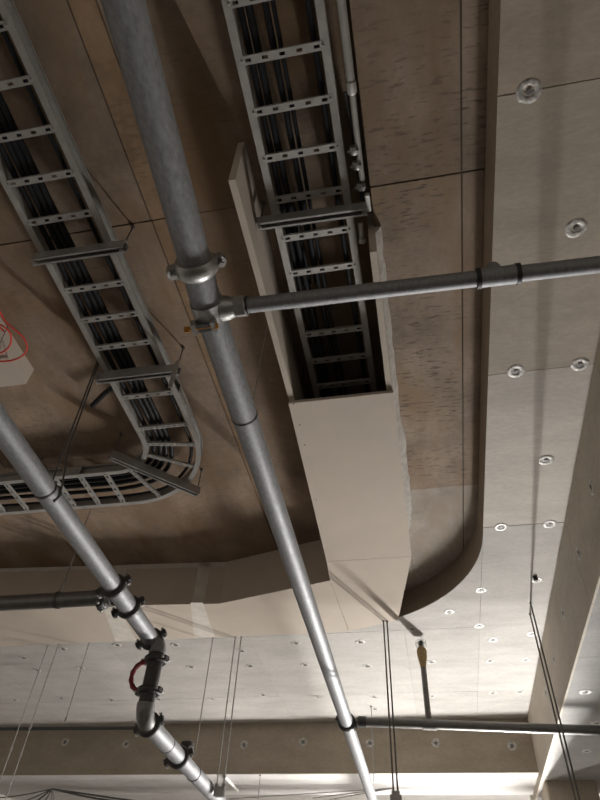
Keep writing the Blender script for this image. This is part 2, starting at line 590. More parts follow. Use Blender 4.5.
# taped joints
for px0, px1 in ((103, 116), (192, 204)):
    p0, p1 = at(px0, 602, GB), at(px1, 602, GB)
    y0 = p0.y - .14
    build(MB().prism([(p0.x, p0.y - .035), (p1.x, p1.y - .035), (p1.x - .1, YC - .02), (p0.x - .22, YC - .02)], GB - .0255, GB - .024), 'joint_compound', M['tape'], cb)
    for a, b_ in segs:
        if a[0] < p0.x and b_[0] > p1.x:
            f0 = (p0.x - a[0]) / (b_[0] - a[0])
            f1 = (p1.x - a[0]) / (b_[0] - a[0])
            A = (a[0] + (b_[0] - a[0]) * f0, a[1] + (b_[1] - a[1]) * f0)
            B = (a[0] + (b_[0] - a[0]) * f1, a[1] + (b_[1] - a[1]) * f1)
            board_along(A, B, GB + .002, SLAB - .01, .003, 'joint_compound', M['tape'], cb, .0015)
a, b_ = segs[2]
board_along((a[0] + .2, a[1] + .2 * (b_[1] - a[1]) / (b_[0] - a[0])), b_, SLAB - .06, SLAB - .004, .003, 'joint_compound', M['tape'], cb, .0015)
a, b_ = segs[1]
board_along(a, b_, SLAB - .05, SLAB - .004, .003, 'joint_compound', M['tape'], cb, .0015)

# box end at the left edge of the picture
LB = 4.90
q1 = at(26, 384, LB)
q2 = at(-60, 393, LB)
eb = thing('plasterboard_box', (q1.x - .3, q1.y - .4, LB), 'pale plasterboard box end beside the red cable at left', 'enclosure')
build(MB().box((q2.x, q1.y - 1.3, LB), (q1.x, q1.y, LB + .026)), 'bottom_board', M['gyp'], eb)
build(MB().box((q1.x - .026, q1.y - 1.3, LB + .026), (q1.x, q1.y, SLAB - .004)), 'side_board', M['gyp'], eb)
build(MB().box((q2.x, q1.y - .026, LB + .026), (q1.x - .026, q1.y, SLAB - .004)), 'end_board', M['gyp'], eb)


def smooth_path(pts, n=8):
    pts = [Vector(p) for p in pts]
    out = []
    for i in range(len(pts) - 1):
        p0 = pts[max(i - 1, 0)]
        p1, p2 = pts[i], pts[i + 1]
        p3 = pts[min(i + 2, len(pts) - 1)]
        for k in range(n):
            u = k / n
            out.append(0.5 * ((2 * p1) + (-p0 + p2) * u + (2 * p0 - 5 * p1 + 4 * p2 - p3) * u * u + (-p0 + 3 * p1 - 3 * p2 + p3) * u ** 3))
    out.append(pts[-1])
    return out


rz = LB - .012
rc = thing('red_cable_coil', at(10, 345, rz), 'loose red cable looped under the pale box at the left edge', 'cable')
loops = [[(-30, 300), (-6, 305), (6, 322), (22, 336), (27, 347), (22, 356), (8, 361), (-12, 360), (-34, 352), (-40, 330), (-25, 318), (-8, 322), (5, 332)],
         [(-12, 323), (3, 326), (11, 336), (8, 348), (-4, 354), (-20, 352), (-30, 340), (-24, 326)]]
for i, lp in enumerate(loops):
    pts = [at(px, py, rz - .01 * i - .004 * math.sin(q * 1.3)) for q, (px, py) in enumerate(lp)]
    build(MB().tube(smooth_path(pts, 6), .0065, 8), 'cable_loop', M['red'], rc)
build(MB().tube([at(8, 326, rz - .012), at(-3, 349, rz - .012)], .003, 6), 'cable_tie', M['black'], rc)

# ================================================================== CABLE LADDERS
def rung_mesh(L, w=.042, slots=5):
    mb = MB()
    h = .02
    e = .013
    mb.box((-L / 2, -w / 2, 0), (L / 2, -w / 2 + e, .002))
    mb.box((-L / 2, w / 2 - e, 0), (L / 2, w / 2, .002))
    pitch = L / slots
    sl = .03
    x = -L / 2
    for k in range(slots):
        c = -L / 2 + (k + .5) * pitch
        mb.box((x, -w / 2 + e, 0), (c - sl / 2, w / 2 - e, .002))
        x = c + sl / 2
    mb.box((x, -w / 2 + e, 0), (L / 2, w / 2 - e, .002))
    mb.box((-L / 2, -w / 2, .002), (L / 2, -w / 2 + .002, h))
    mb.box((-L / 2, w / 2 - .002, .002), (L / 2, w / 2, h))
    for s_ in (-1, 1):
        mb.lathe((s_ * (L / 2 - .012), 0, 0), (0, 0, -1), [(0, .007), (.004, .006), (.006, .001)], 8)
    me = mb.mesh('ladder_rung')
    me.materials.append(M['zinc'])
    return me


def rail(path_in, sgn, parent, name, mat=None):
    """path: list of (x, y) along the web; flange goes to the sgn side"""
    mb = MB()
    n = len(path_in)
    P = [Vector((x, y, 0)) for x, y in path_in]
    hw, fl, th = .10, .042, .002
    prof = [(0, 0), (fl, 0), (fl, .012), (fl - th, .012), (fl - th, th), (th, th), (th, hw - th), (fl - th, hw - th), (fl - th, hw - .012), (fl, hw - .012), (fl, hw), (0, hw)]
    rings = []
    for i, p in enumerate(P):
        a = P[max(i - 1, 0)]
        c = P[min(i + 1, n - 1)]
        d = (c - a).normalized()
        nn = Vector((d.y, -d.x, 0)) * sgn
        rings.append([p + nn * u + Vector((0, 0, TR + v)) for u, v in prof])
    m_ = len(prof)
    vs = [v for r in rings for v in r]
    fs = [(i * m_ + k, i * m_ + (k + 1) % m_, (i + 1) * m_ + (k + 1) % m_, (i + 1) * m_ + k) for i in range(n - 1) for k in range(m_)]
    fs += [tuple(range(m_ - 1, -1, -1)), tuple((n - 1) * m_ + k for k in range(m_))]
    mb.add(vs, fs, False)
    return build(mb, name, mat or M['zinc'], parent)


# ---- middle ladder
lad = thing('cable_ladder', (-0.39, 1.5, TR), 'straight galvanized cable ladder running into the plasterboard box', 'cable ladder')
xl, xr = -0.585, -0.19
rail([(xl, -1.2), (xl, 4.6)], -1, lad, 'side_rail')
rail([(xr, -1.2), (xr, 4.6)], 1, lad, 'side_rail')
RM = rung_mesh(.44)
y0 = 0.2255 * 3.36
for q in range(-7, 16):
    y = y0 + .2505 * q
    if y < 4.5:
        piece('rung', RM, ((xl + xr) / 2, y, TR - .001), lad)

# ---- left ladder with the bend
lad2 = thing('cable_ladder', (-1.9, 2.0, TR), 'galvanized cable ladder bending left with black cables', 'cable ladder')
BX, BY, RI, RO = -2.53, 3.38, 0.41, 0.82


def bend_path(r, x_end=-8.5, y_start=-1.2):
    pts = [(BX + r, y_start), (BX + r, BY - .3)]
    for k in range(25):
        a = PI / 2 * k / 24
        pts.append((BX + r * math.cos(a), BY + r * math.sin(a)))
    pts += [(BX - .3, BY + r), (x_end, BY + r)]
    return pts


rail(bend_path(RI), -1, lad2, 'side_rail')
rail(bend_path(RO), 1, lad2, 'side_rail')
xm = BX + (RI + RO) / 2
y0 = 0.267 * 3.36
for q in range(-7, 10):
    y = y0 + .2505 * q
    if y < BY - .3:
        piece('rung', RM, (xm, y, TR - .001), lad2)
RMB = rung_mesh(.44, .034, 9)
for a in (-.14, .16, .52, .92, 1.25):
    if a < 0:
        piece('rung', RMB, (xm, BY - .12, TR - .001), lad2)
    else:
        rm = (RI + RO) / 2
        piece('rung', RMB, (BX + rm * math.cos(a), BY + rm * math.sin(a), TR - .001), lad2, (0, 0, a))
for q in range(14):
    x = BX - .12 - .2505 * q
    piece('rung', RM, (x, BY + (RI + RO) / 2, TR - .001), lad2, (0, 0, PI / 2))
# splice plates
def splice(p, ax, ay):
    mb = MB().obox(p, ax, ay, UZ, .09, .002, .04)
    for u in (-.06, -.02, .02, .06):
        mb.lathe(Vector(p) + ax * u + ay * .002, ay, [(0, .009), (.006, .009), (.007, .001)], 6)
        mb.lathe(Vector(p) + ax * u - UZ * .022 + ay * .002, ay, [(0, .007), (.012, .007), (.013, .001)], 6)
    return mb


build(splice((BX + RO + .046, BY - .38, TR + .05), UY, UX), 'splice_plate', M['zinc'], lad2)
build(splice((BX - .45, BY + RI - .046, TR + .05), UX, -UY), 'splice_plate', M['zinc'], lad2)
build(splice((BX - .45, BY + RO + .046, TR + .05), UX, UY), 'splice_plate', M['zinc'], lad2)

# ---- cables lying in the ladders
cc = TR + .024
for i, (x, r, dz, lab) in enumerate([(-.555, .017, 0, 'black cable nearest the left rail of the middle ladder'),
                                     (-.512, .020, 0, 'thick black cable second from the left rail of the middle ladder'),
                                     (-.43, .017, 0, 'glossy black cable at the centre of the middle ladder'),
                                     (-.392, .012, 0, 'thin black cable beside the glossy one on the middle ladder'),
                                     (-.225, .016, 0, 'black cable along the right rail of the middle ladder')]):
    pts = [(x + .003 * math.sin(y * 2.3), y, cc + r + .004 * math.sin(y * 3 + i)) for y in [-1.2 + 5.7 * q / 40 for q in range(41)]]
    tag(build(MB().tube(pts, r, 10), 'cable', M['cable']), lab, 'cable', 'black cables on the middle ladder')
for i in range(3):                                         # three black cable tails tied down over one rung
    x = -.55 + .05 * i
    pts = smooth_path([(x - .01, 1.55, cc + .062), (x, 1.66, cc + .062), (x + .002, 1.76, cc + .058), (x + .002, 1.95, cc + .062), (x, 2.15, cc + .062)], 6)
    tag(build(MB().tube(pts, .016, 8), 'cable_tail', M['cable']), ['left', 'middle', 'right'][i] + ' one of three black cable tails lying on top of the middle ladder cables', 'cable', 'black cables on the middle ladder')


def lad2_cable(off, r, lab, dz=0.0, wob=.012, ph=0.0, off2=None):
    off2 = off if off2 is None else off2
    pts = []
    for k in range(26):
        y = -1.2 + (BY - .3 + 1.2) * k / 25
        pts.append(Vector((BX + off + wob * math.sin(y * 2.1 + ph), y, cc + r + dz)))
    for k in range(1, 16):
        a = PI / 2 * k / 16
        ro = off + (off2 - off) * k / 16
        pts.append(Vector((BX + ro * math.cos(a), BY + ro * math.sin(a), cc + r + dz + .006 * math.sin(k))))
    for k in range(20):
        x = BX - .1 - 5.6 * k / 19
        pts.append(Vector((x, BY + off2 + wob * math.sin(x * 2.4 + ph), cc + r + dz)))
    return tag(build(MB().tube(pts, r, 10), 'cable', M['cable']), lab, 'cable', 'black cables on the bending ladder')


for off, off2, r, ph, lab in [(.445, .46, .018, 0, 'innermost black cable on the bending ladder'),
                              (.502, .515, .021, .9, 'second black cable from the inside of the bending ladder'),
                              (.545, .575, .021, 1.3, 'third black cable from the inside of the bending ladder'),
                              (.586, .66, .019, 1.7, 'fourth black cable spreading outward after the ladder bend'),
                              (.775, .765, .014, 2.4, 'lone black cable along the outer rail of the bending ladder')]:
    lad2_cable(off, r, lab, 0, .006, ph, off2)
tag(build(MB().tube([at(117, 384, TR + .124), at(105, 393, TR + .124), at(92, 406, TR + .10)], .022, 8), 'cable_stub', M['cable']),
    'cut black cable stub sticking out left of the bending ladder', 'cable')

# ================================================================== STRUT HANGERS
def strut_bar(parent, a, b_, name='strut_channel'):
    a, b_ = Vector(a), Vector(b_)
    ax = (b_ - a).normalized()
    ay = UZ.cross(ax).normalized()
    L = (b_ - a).length / 2
    c = (a + b_) / 2
    mb = MB()
    mb.obox(c + UZ * .0785, ax, ay, UZ, L, .025, .0015)
    for s_ in (-1, 1):
        mb.obox(c + ay * (s_ * .0235) + UZ * .0385, ax, ay, UZ, L, .0015, .0385)
        mb.obox(c + ay * (s_ * .018) + UZ * .001, ax, ay, UZ, L, .006, .001)
    return build(mb, name, M['strut'], parent)


def nut(parent, p, ax=UZ, r=.012, h=.008, mat=None, name='nut'):
    return build(MB().lathe(Vector(p), ax, [(0, .001), (0, r), (h, r), (h, .001)], 6, False), name, mat or M['rod'], parent)


def hanger(name, a, b_, label, tail=(0.06, 0.06)):
    a, b_ = Vector(a), Vector(b_)
    th = thing(name, (a + b_) / 2, label, 'hanger')
    strut_bar(th, a, b_)
    d = (b_ - a).normalized()
    for p, tl in ((a + d * .02, tail[0]), (b_ - d * .02, tail[1])):
        build(MB().tube([p - UZ * tl, Vector((p.x, p.y, SLAB))], .005, 8), 'threaded_rod', M['roddark'], th)
        nut(th, p + UZ * .08)
        nut(th, p - UZ * .008)
        nut(th, Vector((p.x, p.y, SLAB - .014)), r=.014, h=.014, mat=M['roddark'], name='ceiling_anchor')
    return th


hanger('trapeze_hanger', (-.72, 1.615, BAR - .002), (-.06, 1.625, BAR - .002), 'steel strut hanger crossing under the middle ladder', (.015, .015))
hanger('trapeze_hanger', (-2.19, 1.62, BAR - .002), (-1.565, 1.625, BAR - .002), 'steel strut hanger under the left ladder farther from the bend', (.01, .015))
h2 = hanger('trapeze_hanger', (-2.215, 2.645, BAR - .002), (-1.56, 2.65, BAR - .002), 'steel strut hanger under the left ladder just before the bend', (.01, .02))
hanger('trapeze_hanger', (-2.46, 3.49, BAR - .002), (-1.86, 4.09, BAR - .002), 'diagonal steel strut hanger under the bend of the ladder', (.015, .015))
hanger('trapeze_hanger', (-3.32, 3.69, BAR - .002), (-3.32, 4.30, BAR - .002), 'steel strut hanger partly behind the left pipe under the ladder', (.01, .01))
# flat strip hanging past the bar before the bend
p = at(176, 375, BAR - .01)
build(MB().obox(Vector((p.x, p.y - .03, BAR - .03)), UX, UY, UZ, .016, .003, .15), 'flat_strip', M['strut'], h2)

# conduit beside the middle ladder
cz = TR + .015
cd = thing('conduit', (-.09, 1.0, cz), 'thin steel conduit with couplings right of the middle ladder', 'conduit')
c0, c1, c2 = at(341, 0, cz), at(352, 92, cz), at(362, 180, cz)
build(MB().tube([Vector((c0.x - .01, -1.2, cz)), c0, c1], .023, 12), 'tube', M['zinc'], cd)
build(MB().tube([c1 - UY * .02, c2], .017, 12), 'tube', M['zinc'], cd)
build(MB().lathe(c1, UY, [(-.05, .001), (-.05, .0265), (.0, .0265), (.012, .02), (.012, .001)], 14), 'coupling', M['zinc'], cd)
for px in ((354, 150), (357, 165), (361, 186)):
    p = at(px[0], px[1], cz)
    build(MB().lathe(p, UY, [(-.022, .001), (-.022, .024), (-.008, .028), (.008, .028), (.022, .024), (.022, .001)], 14), 'clamp', M['castlight'], cd)
    nut(cd, p - UX * .03 - UZ * .02, UZ, .008, .012, M['castlight'], 'clamp_screw')
    nut(cd, p + UX * .02 - UZ * .03, UZ, .008, .012, M['castlight'], 'clamp_screw')
build(MB().tube([at(346, 92, TR + .06), at(357, 150, TR + .06), at(363, 200, TR + .06)], .016, 10), 'back_tube', M['castdark'], cd)
p = at(368, 203, cz)
build(MB().box(p - Vector((.014, .05, .012)), p + Vector((.014, .05, .03))), 'white_tag', M['white'], cd)
build(MB().tube([at(360.5, 222, TR + .01), at(362, 240, TR + .01)], .016, 10), 'tube', M['strut'], cd)
build(MB().lathe(at(362, 240, TR + .01), UY, [(-.015, .001), (-.015, .024), (.015, .024), (.015, .001)], 12), 'clamp', M['castlight'], cd)

# ================================================================== PIPES
def coupling(parent, c, ax, r, mat, w=.026, lug_dir=None, ears=True, name='coupling', lug=.03):
    c, ax = Vector(c), Vector(ax).normalized()
    mb = MB()
    R1 = r + .024
    mb.lathe(c, ax, [(-w, r - .002), (-w, r + .012), (-w * .6, R1), (-w * .2, R1 + .003), (w * .2, R1 + .003), (w * .6, R1), (w, r + .012), (w, r - .002)], 32)
    ld = Vector(lug_dir) if lug_dir is not None else ax.orthogonal()
    ld = (ld - ax * ld.dot(ax)).normalized()
    tn = ax.cross(ld)
    if ears:
        for s_ in (-1, 1):
            mb.obox(c + ld * (s_ * (R1 + lug * .2)), ld, tn, ax, lug * .6, .022, w * .7)
            mb.tube([c + ld * (s_ * (R1 + lug * .35)) - tn * .022, c + ld * (s_ * (R1 + lug * .35)) + tn * .022], w * .7, 12)
    o = build(mb, name, mat, parent)
    if ears:
        for s_ in (-1, 1):
            p = c + ld * (s_ * (R1 + lug * .35))
            build(MB().tube([p - tn * .045, p + tn * .045], .008, 8).lathe(p - tn * .04, tn, [(-.008, .001), (-.008, .013), (.006, .013), (.006, .001)], 6, False)
                  .lathe(p + tn * .04, tn, [(-.006, .001), (-.006, .013), (.008, .013), (.008, .001)], 6, False), 'bolt', M['rod'], o)
    return o


def pipe(parent, a, b_, r, mat, name='pipe_section', n=28):
    return build(MB().tube([a, b_], r, n), name, mat, parent)


# ---- main pipe
MPX = [(123, 0), (205, 298), (346, 720)]


def mpt(py):                             # point of the main axis at an image row (the pipe kinks at its coupling)
    (x0, y0_), (x1, y1_) = MPX[:2] if py < 298 else MPX[1:]
    return at(x0 + (x1 - x0) * (py - y0_) / (y1_ - y0_), py, PZ)


A, K, Bp = mpt(0), mpt(298), mpt(720)
dir0 = (K - A).normalized()
dirm = (Bp - K).normalized()
mp = thing('sprinkler_main_pipe', (A + Bp) / 2, 'thick galvanized pipe crossing the whole picture from top to bottom', 'pipe')
RP = .068
k1, k2, k3, k4 = mpt(266), mpt(310), mpt(416), mpt(722)
pipe(mp, A - dir0 * 1.6, k1, RP, M['galv'])
build(MB().tube([k1, K, k3], RP, 28), 'pipe_section', M['galv'], mp)
pipe(mp, k3, k4, RP - .001, M['galv'])
pipe(mp, k4, k4 + dirm * 4.6, RP - .003, M['galv'])
coupling(mp, k1, dir0, RP, M['castlight'], .036, (1, 0, .35), lug=.03)
build(MB().lathe(k3, dirm, [(-.004, RP - .004), (-.004, RP + .003), (.004, RP + .003), (.004, RP - .004)], 28), 'joint_ring', M['castdark'], mp)
coupling(mp, k4, dirm, RP - .002, M['castdark'], .03, (1, 0, -.35), lug=.03)
# strap tee for the branch
brd = (at(600, 265, PZ) - at(240, 307, PZ)).normalized()
saddle = build(MB().lathe(k2, dirm, [(-.05, RP - .002), (-.05, RP + .008), (.05, RP + .008), (.05, RP - .002)], 32)
               .lathe(k2, brd, [(RP - .01, .058), (RP + .02, .056), (RP + .045, .046), (RP + .055, .046)], 20), 'saddle_clamp', M['castlight'], mp)
build(MB().lathe(k2, brd, [(RP + .055, .03), (RP + .055, .05), (RP + .10, .05), (RP + .105, .044), (RP + .105, .03)], 6, False), 'hex_socket', M['castlight'], saddle)
q = k2 + dirm * .035 - UZ * (RP + .012) - UX * .02
build(MB().tube([q - UX * .075, q + UX * .06], .007, 8)
      .lathe(q - UX * .075, UX, [(-.014, .001), (-.014, .014), (.008, .014), (.008, .001)], 6, False)
      .lathe(q + UX * .05, UX, [(-.008, .001), (-.008, .014), (.014, .014), (.014, .001)], 6, False), 'orange_bolt', M['orange'], saddle)
build(MB().obox(q + UZ * .008, UX, dirm, UZ, .028, .02, .014), 'strap_gap', M['castdark'], saddle)
for sx in (-1, 1):
    build(MB().obox(q + UX * (sx * .045) + UZ * .008, UX, dirm, UZ, .01, .028, .02), 'bolt_lug', M['castlight'], saddle)

# ---- near branch pipe to the right
RBp = .035
b0 = k2 + brd * (RP + .10)
tp = at(498, 276, PZ)
bq = thing('branch_pipe', (b0 + tp) / 2, 'slim galvanized branch pipe crossing under the middle ladder to the right', 'pipe')
b1 = b0 + brd * ((tp - b0).dot(brd))
pipe(bq, b0, b1, RBp, M['galv'])
pipe(bq, b1, b1 + brd * 3.6, RBp, M['galv'])
build(MB().tube([b1 - brd * .075, b1 + brd * .075], RBp + .006, 24)
      .lathe(b1 - brd * .01, UZ, [(RBp * .6, .034), (RBp + .02, .034), (RBp + .022, .03), (RBp + .035, .03), (RBp + .036, .001)], 18), 'tee_fitting', M['galv'], bq)
for s_ in (-1, 1):
    c = b1 + brd * (s_ * .08)
    build(MB().lathe(c, brd, [(-.009, RBp), (-.009, RBp + .010), (.009, RBp + .010), (.009, RBp)], 24), 'black_band', M['black'], bq)
build(MB().lathe(b0, brd, [(-.004, RBp), (-.004, RBp + .006), (.012, RBp + .006), (.012, RBp)], 20), 'black_band', M['black'], bq)

# ---- far branch with sprinkler riser
f0 = k4 + Vector((RP + .03, 0, 0))
f1 = at(600, 730.5, PZ)
fd = (f1 - f0).normalized()
fq = thing('far_branch_pipe', (f0 + f1) / 2, 'dark slim pipe running right in front of the far beam', 'pipe')
RFB = .045
pipe(fq, f0, f0 + fd * 6.0, RFB, M['dark_pipe'])
ft = at(429, 725, PZ)
ft = f0 + fd * ((ft - f0).dot(fd))
build(MB().tube([ft - fd * .07, ft + fd * .07], RFB + .009, 20), 'tee_fitting', M['dark_pipe'], fq)
build(MB().tube([f0 + fd * .02, f0 + fd * .10], RFB + .01, 20), 'coupling', M['castdark'], fq)
rt = thing('sprinkler_riser', (ft.x, ft.y, PZ), 'upright sprinkler riser wrapped in yellow tape with a bagged head', 'sprinkler')
zt = zat(423, 630, ft)
zt = min(zt, H - .03)
zc = zat(425, 655, ft)
build(MB().tube([(ft.x, ft.y, PZ + RFB), (ft.x, ft.y, zc)], .030, 16), 'riser_pipe', M['dark_pipe'], rt)
L_ = zc - PZ
build(MB().lathe((ft.x, ft.y, 0), UZ, [(zc - .14, .03), (zc - .10, .036), (zc - .02, .052), (zc + .05, .055), (zc + .08, .040), (zc + .10, .02)], 14), 'tape_wrap', M['cloth'], rt)
build(MB().lathe((ft.x, ft.y, 0), UZ, [(zc + .08, .02), (zc + .12, .028), (zc + .14, .018), (zt - .05, .010), (zt - .045, .03), (zt - .04, .03), (zt - .02, .008), (zt - .02, .001)], 14), 'sprinkler_head', M['castdark'], rt)
build(MB().lathe((ft.x, ft.y, 0), UZ, [(zc + .06, .050), (zc + .12, .062), (zc + .16, .060), (zt - .045, .045), (zt - .028, .03)], 14), 'plastic_bag', M['bag'], rt)

# ---- left pipe
Q0, Q1 = at(67, 520, PZ), at(152, 640, PZ)


def lpt(y):
    return Q0 + (Q1 - Q0) * ((y - Q0.y) / (Q1.y - Q0.y))


s0, s1 = lpt(-1.5), lpt(at(40, 490, PZ).y)
lp = thing('left_pipe', lpt(3), 'galvanized pipe at left that drops through a dark valve', 'pipe')
ya, yb, yc_ = at(112, 586, PZ).y, at(127, 607, PZ).y, at(151, 639, PZ).y
pipe(lp, s0, lpt(s1.y), RP, M['galv'])
pipe(lp, lpt(s1.y), lpt(ya), RP, M['galv'])
build(MB().tube([lpt(ya), lpt(yb)], RP + .004, 28), 'tee_fitting', M['galv'], lp)
pipe(lp, lpt(yb), lpt(yc_), RP, M['galv'])
dl = (lpt(yc_) - lpt(ya)).normalized()
build(MB().lathe(lpt(s1.y), dl, [(-.006, RP - .003), (-.006, RP + .004), (.006, RP + .004), (.006, RP - .003)], 28), 'joint_ring', M['castdark'], lp)
for y, ldv in ((ya, (1, 0, .5)), (yb, (1, 0, .5)), (yc_, (1, 0, .5))):
    coupling(lp, lpt(y), dl, RP, M['castdark'], .028, ldv, lug=.05)
# elbow down, valve, elbow forward
e0 = lpt(yc_)
ER = .11
vq = at(157, 654, PZ - ER)
ZD = CZ + vq.x / (at(160.5, 736, CZ + 1).x)
el = [e0 + Vector(((vq.x - e0.x) * math.sin(a), (vq.y - e0.y) * math.sin(a), -ER * (1 - math.cos(a)))) for a in [PI / 2 * k / 10 for k in range(11)]]
build(MB().tube(el, RP + .002, 24), 'elbow', M['galv'], lp)
vx, vy = el[-1].x, el[-1].y
ztop, zbot = el[-1].z, ZD + ER
vm = build(MB().tube([(vx, vy, ztop), (vx, vy, zbot)], RP - .006, 24), 'valve_body', M['castdark'], lp)
zf0, zf1 = zat(154, 660, (vx, vy)), zat(146, 691, (vx, vy))
for zz in (zf0, zf1):
    coupling(lp, (vx, vy, zz), UZ, RP, M['castdark'], .026, (1, -.3, 0), lug=.035, name='flange')
# red ring handle
hp = []
for k in range(13):
    a = PI * k / 12
    hp.append(Vector((vx - RP - .01 - .10 * math.sin(a), vy, (zf0 + zf1) / 2 + (zf0 - zf1) * .47 * math.cos(a))))
build(MB().tube(hp, [.017 + .005 * (k % 2) for k in range(13)], 8), 'red_handle', M['redp'], lp)
el2 = [Vector((vx, vy, zbot)) + Vector((0, ER * (1 - math.cos(a)), -ER * math.sin(a))) for a in [PI / 2 * k / 10 for k in range(11)]]
build(MB().tube(el2, RP + .002, 24), 'elbow', M['cast'], lp)
g0 = el2[-1]
g1 = at(205.5, 786, ZD)
gd = (g1 - g0).normalized()
coupling(lp, g0 + gd * .02, gd, RP, M['castdark'], .026, (1, 0, .4), lug=.035)
gm = g0 + gd * ((at(181, 757, ZD) - g0).dot(gd))
pipe(lp, g0, gm, RP, M['galv'])
pipe(lp, gm, g1 + gd * 3.5, RP - .002, M['galv'])
coupling(lp, gm, gd, RP, M['castdark'], .028, (1, 0, .4), lug=.05)
for px in ((175, 744), (196, 773)):
    c = g0 + gd * ((at(*px, ZD) - g0).dot(gd))
    build(MB().lathe(c, gd, [(-.004, RP - .003), (-.004, RP + .003), (.004, RP + .003), (.004, RP - .003)], 28), 'joint_ring', M['castdark'], lp)
c = gm + Vector((RP * .2, .12, RP + .01))
build(MB().lathe(c, UZ, [(-.03, .05), (.02, .05), (.03, .06), (.07, .06), (.08, .04), (.08, .001)], 18), 'outlet_cap', M['castdark'], lp)
# pipe hook around the left pipe with its rod
hk = lpt(s1.y + .03)
hg = thing('pipe_hanger', hk + UZ * RP, 'thin rod and strap hanger holding the left pipe near the ladder', 'hanger')
build(MB().tube([hk + Vector((-.005, 0, RP + .004)), hk + Vector((RP * .86, .02, RP * .7)), hk + Vector((RP + .008, .03, 0)), hk + Vector((RP * .7, .03, -RP * .8))], .006, 8), 'strap', M['castdark'], hg)
build(MB().tube([hk + Vector((0, 0, RP)), Vector((hk.x - .07, hk.y, SLAB))], .006, 8), 'threaded_rod', M['roddark'], hg)
build(MB().tube([hk + Vector((RP + .004, .02, .02)), hk + Vector((RP * .2, 0, RP + .3)), Vector((hk.x - .055, hk.y, SLAB))], .006, 8), 'threaded_rod', M['roddark'], hg)

# ---- left branch from the tee
tc = lpt((ya + yb) / 2)
lbq = thing('left_branch_pipe', tc - UX * 1.5, 'dark galvanized branch pipe leaving the left pipe toward the left', 'pipe')
RL = .058
pipe(lbq, tc - UX * (RP + .006), tc - UX * 6.2, RL, M['dark_pipe'])
coupling(lbq, tc - UX * (RP + .07), UX, RL, M['castdark'], .026, (0, .3, 1), lug=.03)
build(MB().lathe(tc - UX * (RP + .02), UX, [(-.02, RL), (-.02, RL + .012), (.02, RL + .012), (.02, RL)], 24), 'pale_ring', M['castlight'], lbq)
for px in (56,):
    c = Vector((at(px, 598, PZ).x, tc.y, PZ))
    lh = thing('pipe_hanger', c + UZ * RL, 'rod hanger holding the left branch pipe under the bulkhead', 'hanger')
    build(MB().lathe(c, UX, [(-.012, RL + .001), (-.012, RL + .006), (.012, RL + .006), (.012, RL + .001)], 24), 'clamp_ring', M['roddark'], lh)
    build(MB().tube([c + Vector((0, -.03, RL)), c + Vector((0, 0, RL + .14)), c + Vector((0, .03, RL))], .006, 6), 'yoke', M['rod'], lh)
    build(MB().tube([c + UZ * (RL + .13), Vector((c.x - .37, c.y + .52, SLAB))], .006, 8), 'threaded_rod', M['rod'], lh)

# ---- thin dark pipe at far left
d0 = at(-40, 727, 3.98)
d1 = at(136, 728, 3.98)
tag(build(MB().tube([Vector((-8.9, d0.y, 3.98)), d1], .022, 12), 'conduit', M['castdark']), 'thin dark conduit crossing in front of the far beam at left', 'conduit')

# ================================================================== HANGING RODS
def rod(px, zb, label, group=None, r=.006, top=H, mat=None, loc=None, clamp=False, beads=()):
    p = Vector(loc) if loc is not None else at(*px, top)
    th = thing('threaded_rod', (p.x, p.y, top), label, 'rod', group)
    build(MB().tube([(p.x, p.y, zb), (p.x, p.y, top)], r, 8), 'rod', mat or M['rod'], th)
    nut(th, (p.x, p.y, top - .012), r=.014, h=.012, mat=M['roddark'], name='ceiling_anchor')
    for z in beads:
        nut(th, (p.x, p.y, z), r=r + .008, h=.05, name='rod_coupler')
    return p


def clampfoot(p, q, z, label):
    c = (Vector(p) + Vector(q)) / 2
    th = thing('trapeze_clamp', (c.x, c.y, z), label, 'clamp')
    strut_bar(th, (c.x - .05, c.y, z - .08), (c.x + .05, c.y, z - .08))
    for v in (p, q):
        nut(th, (v.x, v.y, z), r=.02, h=.03, mat=M['castlight'])
    return th


ra = rod((530, 614), 2.35, 'left rod of the dark pair hanging beside the right beam', 'rod pair by the right beam', .008, mat=M['roddark'])
ra2 = rod(None, 2.35, 'right rod of the dark pair hanging beside the right beam', 'rod pair by the right beam', .008, mat=M['roddark'], loc=ra - Vector((LAMP_POS[0][0] - ra.x, LAMP_POS[0][1] - ra.y, 0)) * .065)
tag(build(MB().lathe(at(535, 577, H), -UZ, [(0, .001), (0, .022), (.03, .02), (.04, .012), (.04, .001)], 12), 'ceiling_plug', M['black']),
    'small black plug in the ceiling above the rod pair', 'plug')
rbp = rod((383.5, 621), zat(404, 795, at(383, 621, GB - .026)), 'left rod of the pair hanging from the box corner', 'rod pair at the box corner', .008, GB - .026, M['roddark'])
rbq = rod((387, 621), zat(404, 795, at(383, 621, GB - .026)), 'right rod of the pair hanging from the box corner', 'rod pair at the box corner', .008, GB - .026, M['roddark'])
zB = zat(404, 795, rbp)
clampfoot(rbp, rbq, zB, 'steel clamp at the foot of the rod pair from the box corner')
pc = rod((236, 637.5), zat(212, 786, at(236, 637.5, H)), 'left rod of the pair between the two long pipes', 'rod pair between the pipes', .007, loc=Vector((at(236, 637, H).x, 6.52, H)))
pc2 = rod((242, 637.5), zat(217, 789, at(242, 637.5, H)), 'right rod of the pair between the two long pipes', 'rod pair between the pipes', .007, loc=Vector((at(242, 637, H).x, 6.52, H)))
clampfoot(pc, pc2, zat(214, 787, pc), 'steel clamp at the foot of the rod pair between the pipes')
pr = Vector((at(213, 637, H).x, 6.52, H))
rod(None, zat(196, 756, pr), 'single thin rod hanging just right of the red valve handle', None, .006, loc=pr)
pr = Vector((at(88, 641, H).x, 6.52, H))
